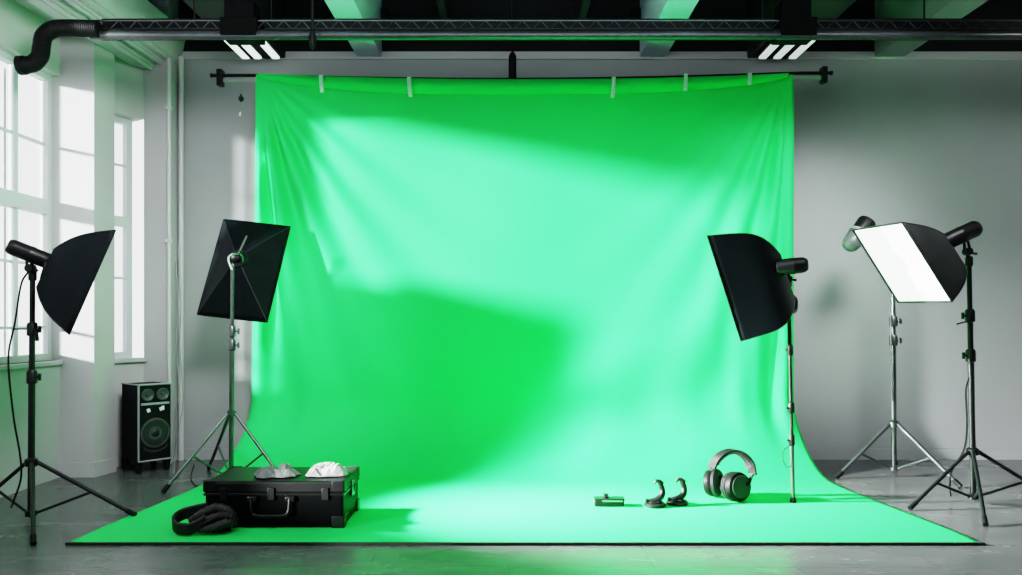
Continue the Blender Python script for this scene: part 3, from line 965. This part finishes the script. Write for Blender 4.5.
for P in ([(196, 527, 4.78), (208, 521, 4.775), (218, 515, 4.79)], [(212, 530, 4.765), (222, 525, 4.76), (231, 522, 4.775)]):
    c_ = curve([SX(*p_) for p_ in P], 6)
    MB().tube(c_, .0045, 6).build('piping', 'strap2', r)

# ------------------------------------------------------------------ receiver box
c = at(609, 507.0, 5.56); c.z = .012
r = thing('receiver_box', 'small black and silver electronic box with a round knob on the green cloth', 'device', c)
X_, Y_ = V((1, -.05, 0)).normalized(), V((.05, 1, 0)).normalized()
MB().obox(c + up * .020, X_, Y_, up, .205, .09, .038).build('lower_shell', 'black', r, bevel=.006)
MB().obox(c + up * .047, X_, Y_, up, .212, .095, .016).build('top_plate', 'darkmetal', r, bevel=.006)
MB().obox(c + up * .040 - Y_ * .047 + X_ * .02, X_, Y_, up, .14, .004, .010).build('display', 'chrome', r)
q = c + up * .055 - X_ * .022
MB().lathe([(.022, 0), (.022, .008), (.015, .010), (.015, .018), (.021, .020), (.021, .026), (0, .028)], q, up, 16).build('knob', 'black', r)
MB().obox(c + up * .03 - X_ * .108 - Y_ * .02, X_, Y_, up, .012, .03, .02).build('port', 'chrome', r, bevel=.003)

# ------------------------------------------------------------------ two hook clamps
def clamp(px, Y, label):
    b_ = at(px, 507.5, Y); b_.z = .012
    r_ = thing('hook_clamp', label, 'clamp', b_, 'hook clamps on the green cloth')
    s = 1 / 145.
    MB().lathe([(.070, 0), (.076, .006), (.076, .018), (.066, .028), (.03, .032), (0, .033)], b_, up, 24, sx=1.0).build('base', 'black', r_)
    MB().lathe([(.052, .028), (.056, .036), (.046, .042), (.03, .036)], b_ - V((.0, .01, 0)), up, 20).build('rim', 'darkmetal', r_)
    nk = curve([b_ + V((-.035, -.02, .030)), b_ + V((.012, -.02, .048)), b_ + V((.044, -.01, .075)), b_ + V((.050, 0, .110)), b_ + V((.043, 0, .140)), b_ + V((.034, 0, .160))], 6)
    nn = len(nk)
    MB().tube(nk, [.026 - .009 * i / nn for i in range(nn)], 12).build('neck', 'black', r_)
    hk = curve([b_ + V((.050, 0, .150)), b_ + V((.030, 0, .170)), b_ + V((.008, 0, .172)), b_ + V((-.008, -.002, .150))], 5)
    MB().tube(hk, [.018, .018, .017, .017, .016, .015, .015, .014, .014, .013, .012, .011, .010, .008, .007, .005], 10).build('hook', 'black', r_)
    MB().lathe([(.012, 0), (.014, .004), (.012, .03), (.0, .032)], b_ + V((-.055, -.02, .024)), (-.2, -.2, 1), 12).build('thumb_screw', 'darkmetal', r_)
    return r_


clamp(655, 5.54, 'black hooked clamp on a flat round base, the one nearer the receiver box')
clamp(677, 5.60, 'black hooked clamp on a flat round base, the one nearer the headphones')

# ------------------------------------------------------------------ headphones
lc = at(713.5, 482.5, 5.83); rc_ = at(736.5, 486.5, 5.69)
r = thing('headphones', 'big black over-ear headphones standing on their cups on the green cloth', 'headphones', V(((lc.x + rc_.x) / 2, 5.75, .012)))
band = curve([at(711.5, 468, 5.81), at(716, 459, 5.80), at(724, 452.5, 5.79), at(734, 450.5, 5.77), at(743, 454, 5.75), at(750, 462, 5.73), at(752.5, 474, 5.71)], 8)
wv = V((.052, -.05, -.006))
MB().sweep(band, wv, .020).build('headband', 'head', r)
MB().sweep([p_ - (p_ - at(732, 478, 5.76)).normalized() * .016 for p_ in band[4:-4]], wv * .85, .014).build('headband_pad', 'pad', r)
for e, pz_ in ((band[0], at(712.5, 471, 5.82)), (band[-1], at(750.5, 478, 5.70))):
    MB().tube([e, pz_], .014, 8).build('slider', 'chrome', r)
axl = V((.80, -.58, .10)).normalized()
axr = V((.42, -.88, .12)).normalized()
MB().lathe([(0, -.055), (.06, -.055), (.088, -.045), (.098, -.02), (.098, .0), (.09, .01)], lc, axl, 32).build('ear_cup', 'head', r)
MB().lathe([(.088, .008), (.099, .016), (.099, .035), (.086, .05), (.055, .05), (.045, .03), (0, .028)], lc, axl, 32).build('ear_cushion', 'pad', r)
MB().lathe([(0, .052), (.075, .052), (.098, .040), (.106, .018), (.106, -.0), (.094, -.008)], rc_, axr, 32).build('ear_cup', 'head', r)
MB().lathe([(.0, .0555), (.078, .0550), (.082, .050)], rc_, axr, 32).build('cup_cap', 'headd', r)
MB().lathe([(.09, -.006), (.104, -.014), (.104, -.028), (.098, -.032), (.104, -.036), (.102, -.052), (.084, -.066), (0, -.06)], rc_, axr, 32).build('ear_cushion', 'pad', r)
MB().tube(curve([at(750.5, 478, 5.70), at(749.5, 482, 5.68), at(746, 485, 5.66)], 5), .012, 8).build('yoke', 'head', r)
MB().tube(curve([at(712.5, 471, 5.82), at(711, 475, 5.82), at(711, 480, 5.82)], 5), .012, 8).build('yoke', 'head', r)

# ------------------------------------------------------------------ light
def lamp(name, kind, loc, energy, color=(1, 1, 1), target=None, direction=None, **kw):
    l = bpy.data.lights.new(name, kind)
    l.energy = energy; l.color = color
    for k_, v_ in kw.items():
        setattr(l, k_, v_)
    o = bpy.data.objects.new(name, l)
    COL.objects.link(o)
    o.location = loc
    d = V(direction) if direction is not None else V(target) - V(loc)
    o.rotation_euler = d.to_track_quat('-Z', 'Y').to_euler()
    return o


lamp('sun', 'SUN', (-8, -3, 4), 14.0, (1, .985, .96), direction=(1, .95, -.21), angle=math.radians(3.6))
# added unseen overhead fill, stands in for general room light
lamp('overhead_fill', 'AREA', (.3, 3.0, 3.7), 72, (.97, 1, 1), target=(.2, 5.6, .5), shape='RECTANGLE', size=4.5, size_y=1.6)
# key inside the softbox by the window
lamp('key_softbox_lamp', 'AREA', Pa + da * .36, 190, (1, 1, .98), target=(1.75, 5.6, .12), size=.2, spread=math.radians(50))
# skylight entering by the windows
lamp('window_skylight', 'AREA', (-3.66, 2.9, 2.1), 45, (.93, .98, 1), direction=(1, .25, -.12), shape='RECTANGLE', size=4.2, size_y=2.3)
# added unseen spot, makes the glow on the back wall beside the cloth
lamp('wall_glow_fill', 'SPOT', (2.65, 4.5, 3.35), 420, (1, 1, 1), target=(2.6, YB, 1.35), spot_size=math.radians(62), spot_blend=1.0, shadow_soft_size=.4)

lamp('window_wall_fill', 'AREA', (-.9, 3.2, 3.3), 22, (1, .98, 1), target=(-3.6, 6.4, 2.0), size=.8, spread=math.radians(80))  # added unseen fill against the green bounce on the window wall
lamp('back_wall_fill', 'SPOT', (4.7, 4.3, 3.4), 90, (1, .97, 1), target=(4.3, YB, 2.4), spot_size=math.radians(95), spot_blend=1.0, shadow_soft_size=.4)  # added unseen fill to keep the right of the back wall neutral
lamp('backdrop_fill', 'SPOT', (-.4, 2.3, 3.3), 300, (1, 1, 1), target=(-1.75, 7.0, .95), spot_size=math.radians(26), spot_blend=1.0, shadow_soft_size=.35)  # added unseen spot to lift the shaded lower left of the cloth
lamp('beam_fill', 'AREA', (0, 4.2, 2.9), 110, (.66, .97, 1), direction=(0, .3, 1), shape='RECTANGLE', size=5, size_y=.4, spread=math.radians(120))  # added unseen fill from below to bring out the beams' colour

wd = bpy.data.worlds.new('world')
sc.world = wd
wd.use_nodes = True
bg = wd.node_tree.nodes['Background']
bg.inputs['Color'].default_value = (.96, .98, 1, 1)
bg.inputs['Strength'].default_value = 1.5

# ------------------------------------------------------------------ camera
cd = bpy.data.cameras.new('camera')
cd.sensor_width = 36
cd.lens = 36 * F / 1022
cd.shift_y = (HOR - 287.5) / 1022
cd.clip_start = .05
co = bpy.data.objects.new('camera', cd)
COL.objects.link(co)
co.location = (0, 0, CAMH)
co.rotation_euler = (math.radians(90), 0, 0)
sc.camera = co
sc.view_settings.view_transform = 'Filmic'
sc.view_settings.look = 'High Contrast'
sc.view_settings.exposure = 0.45
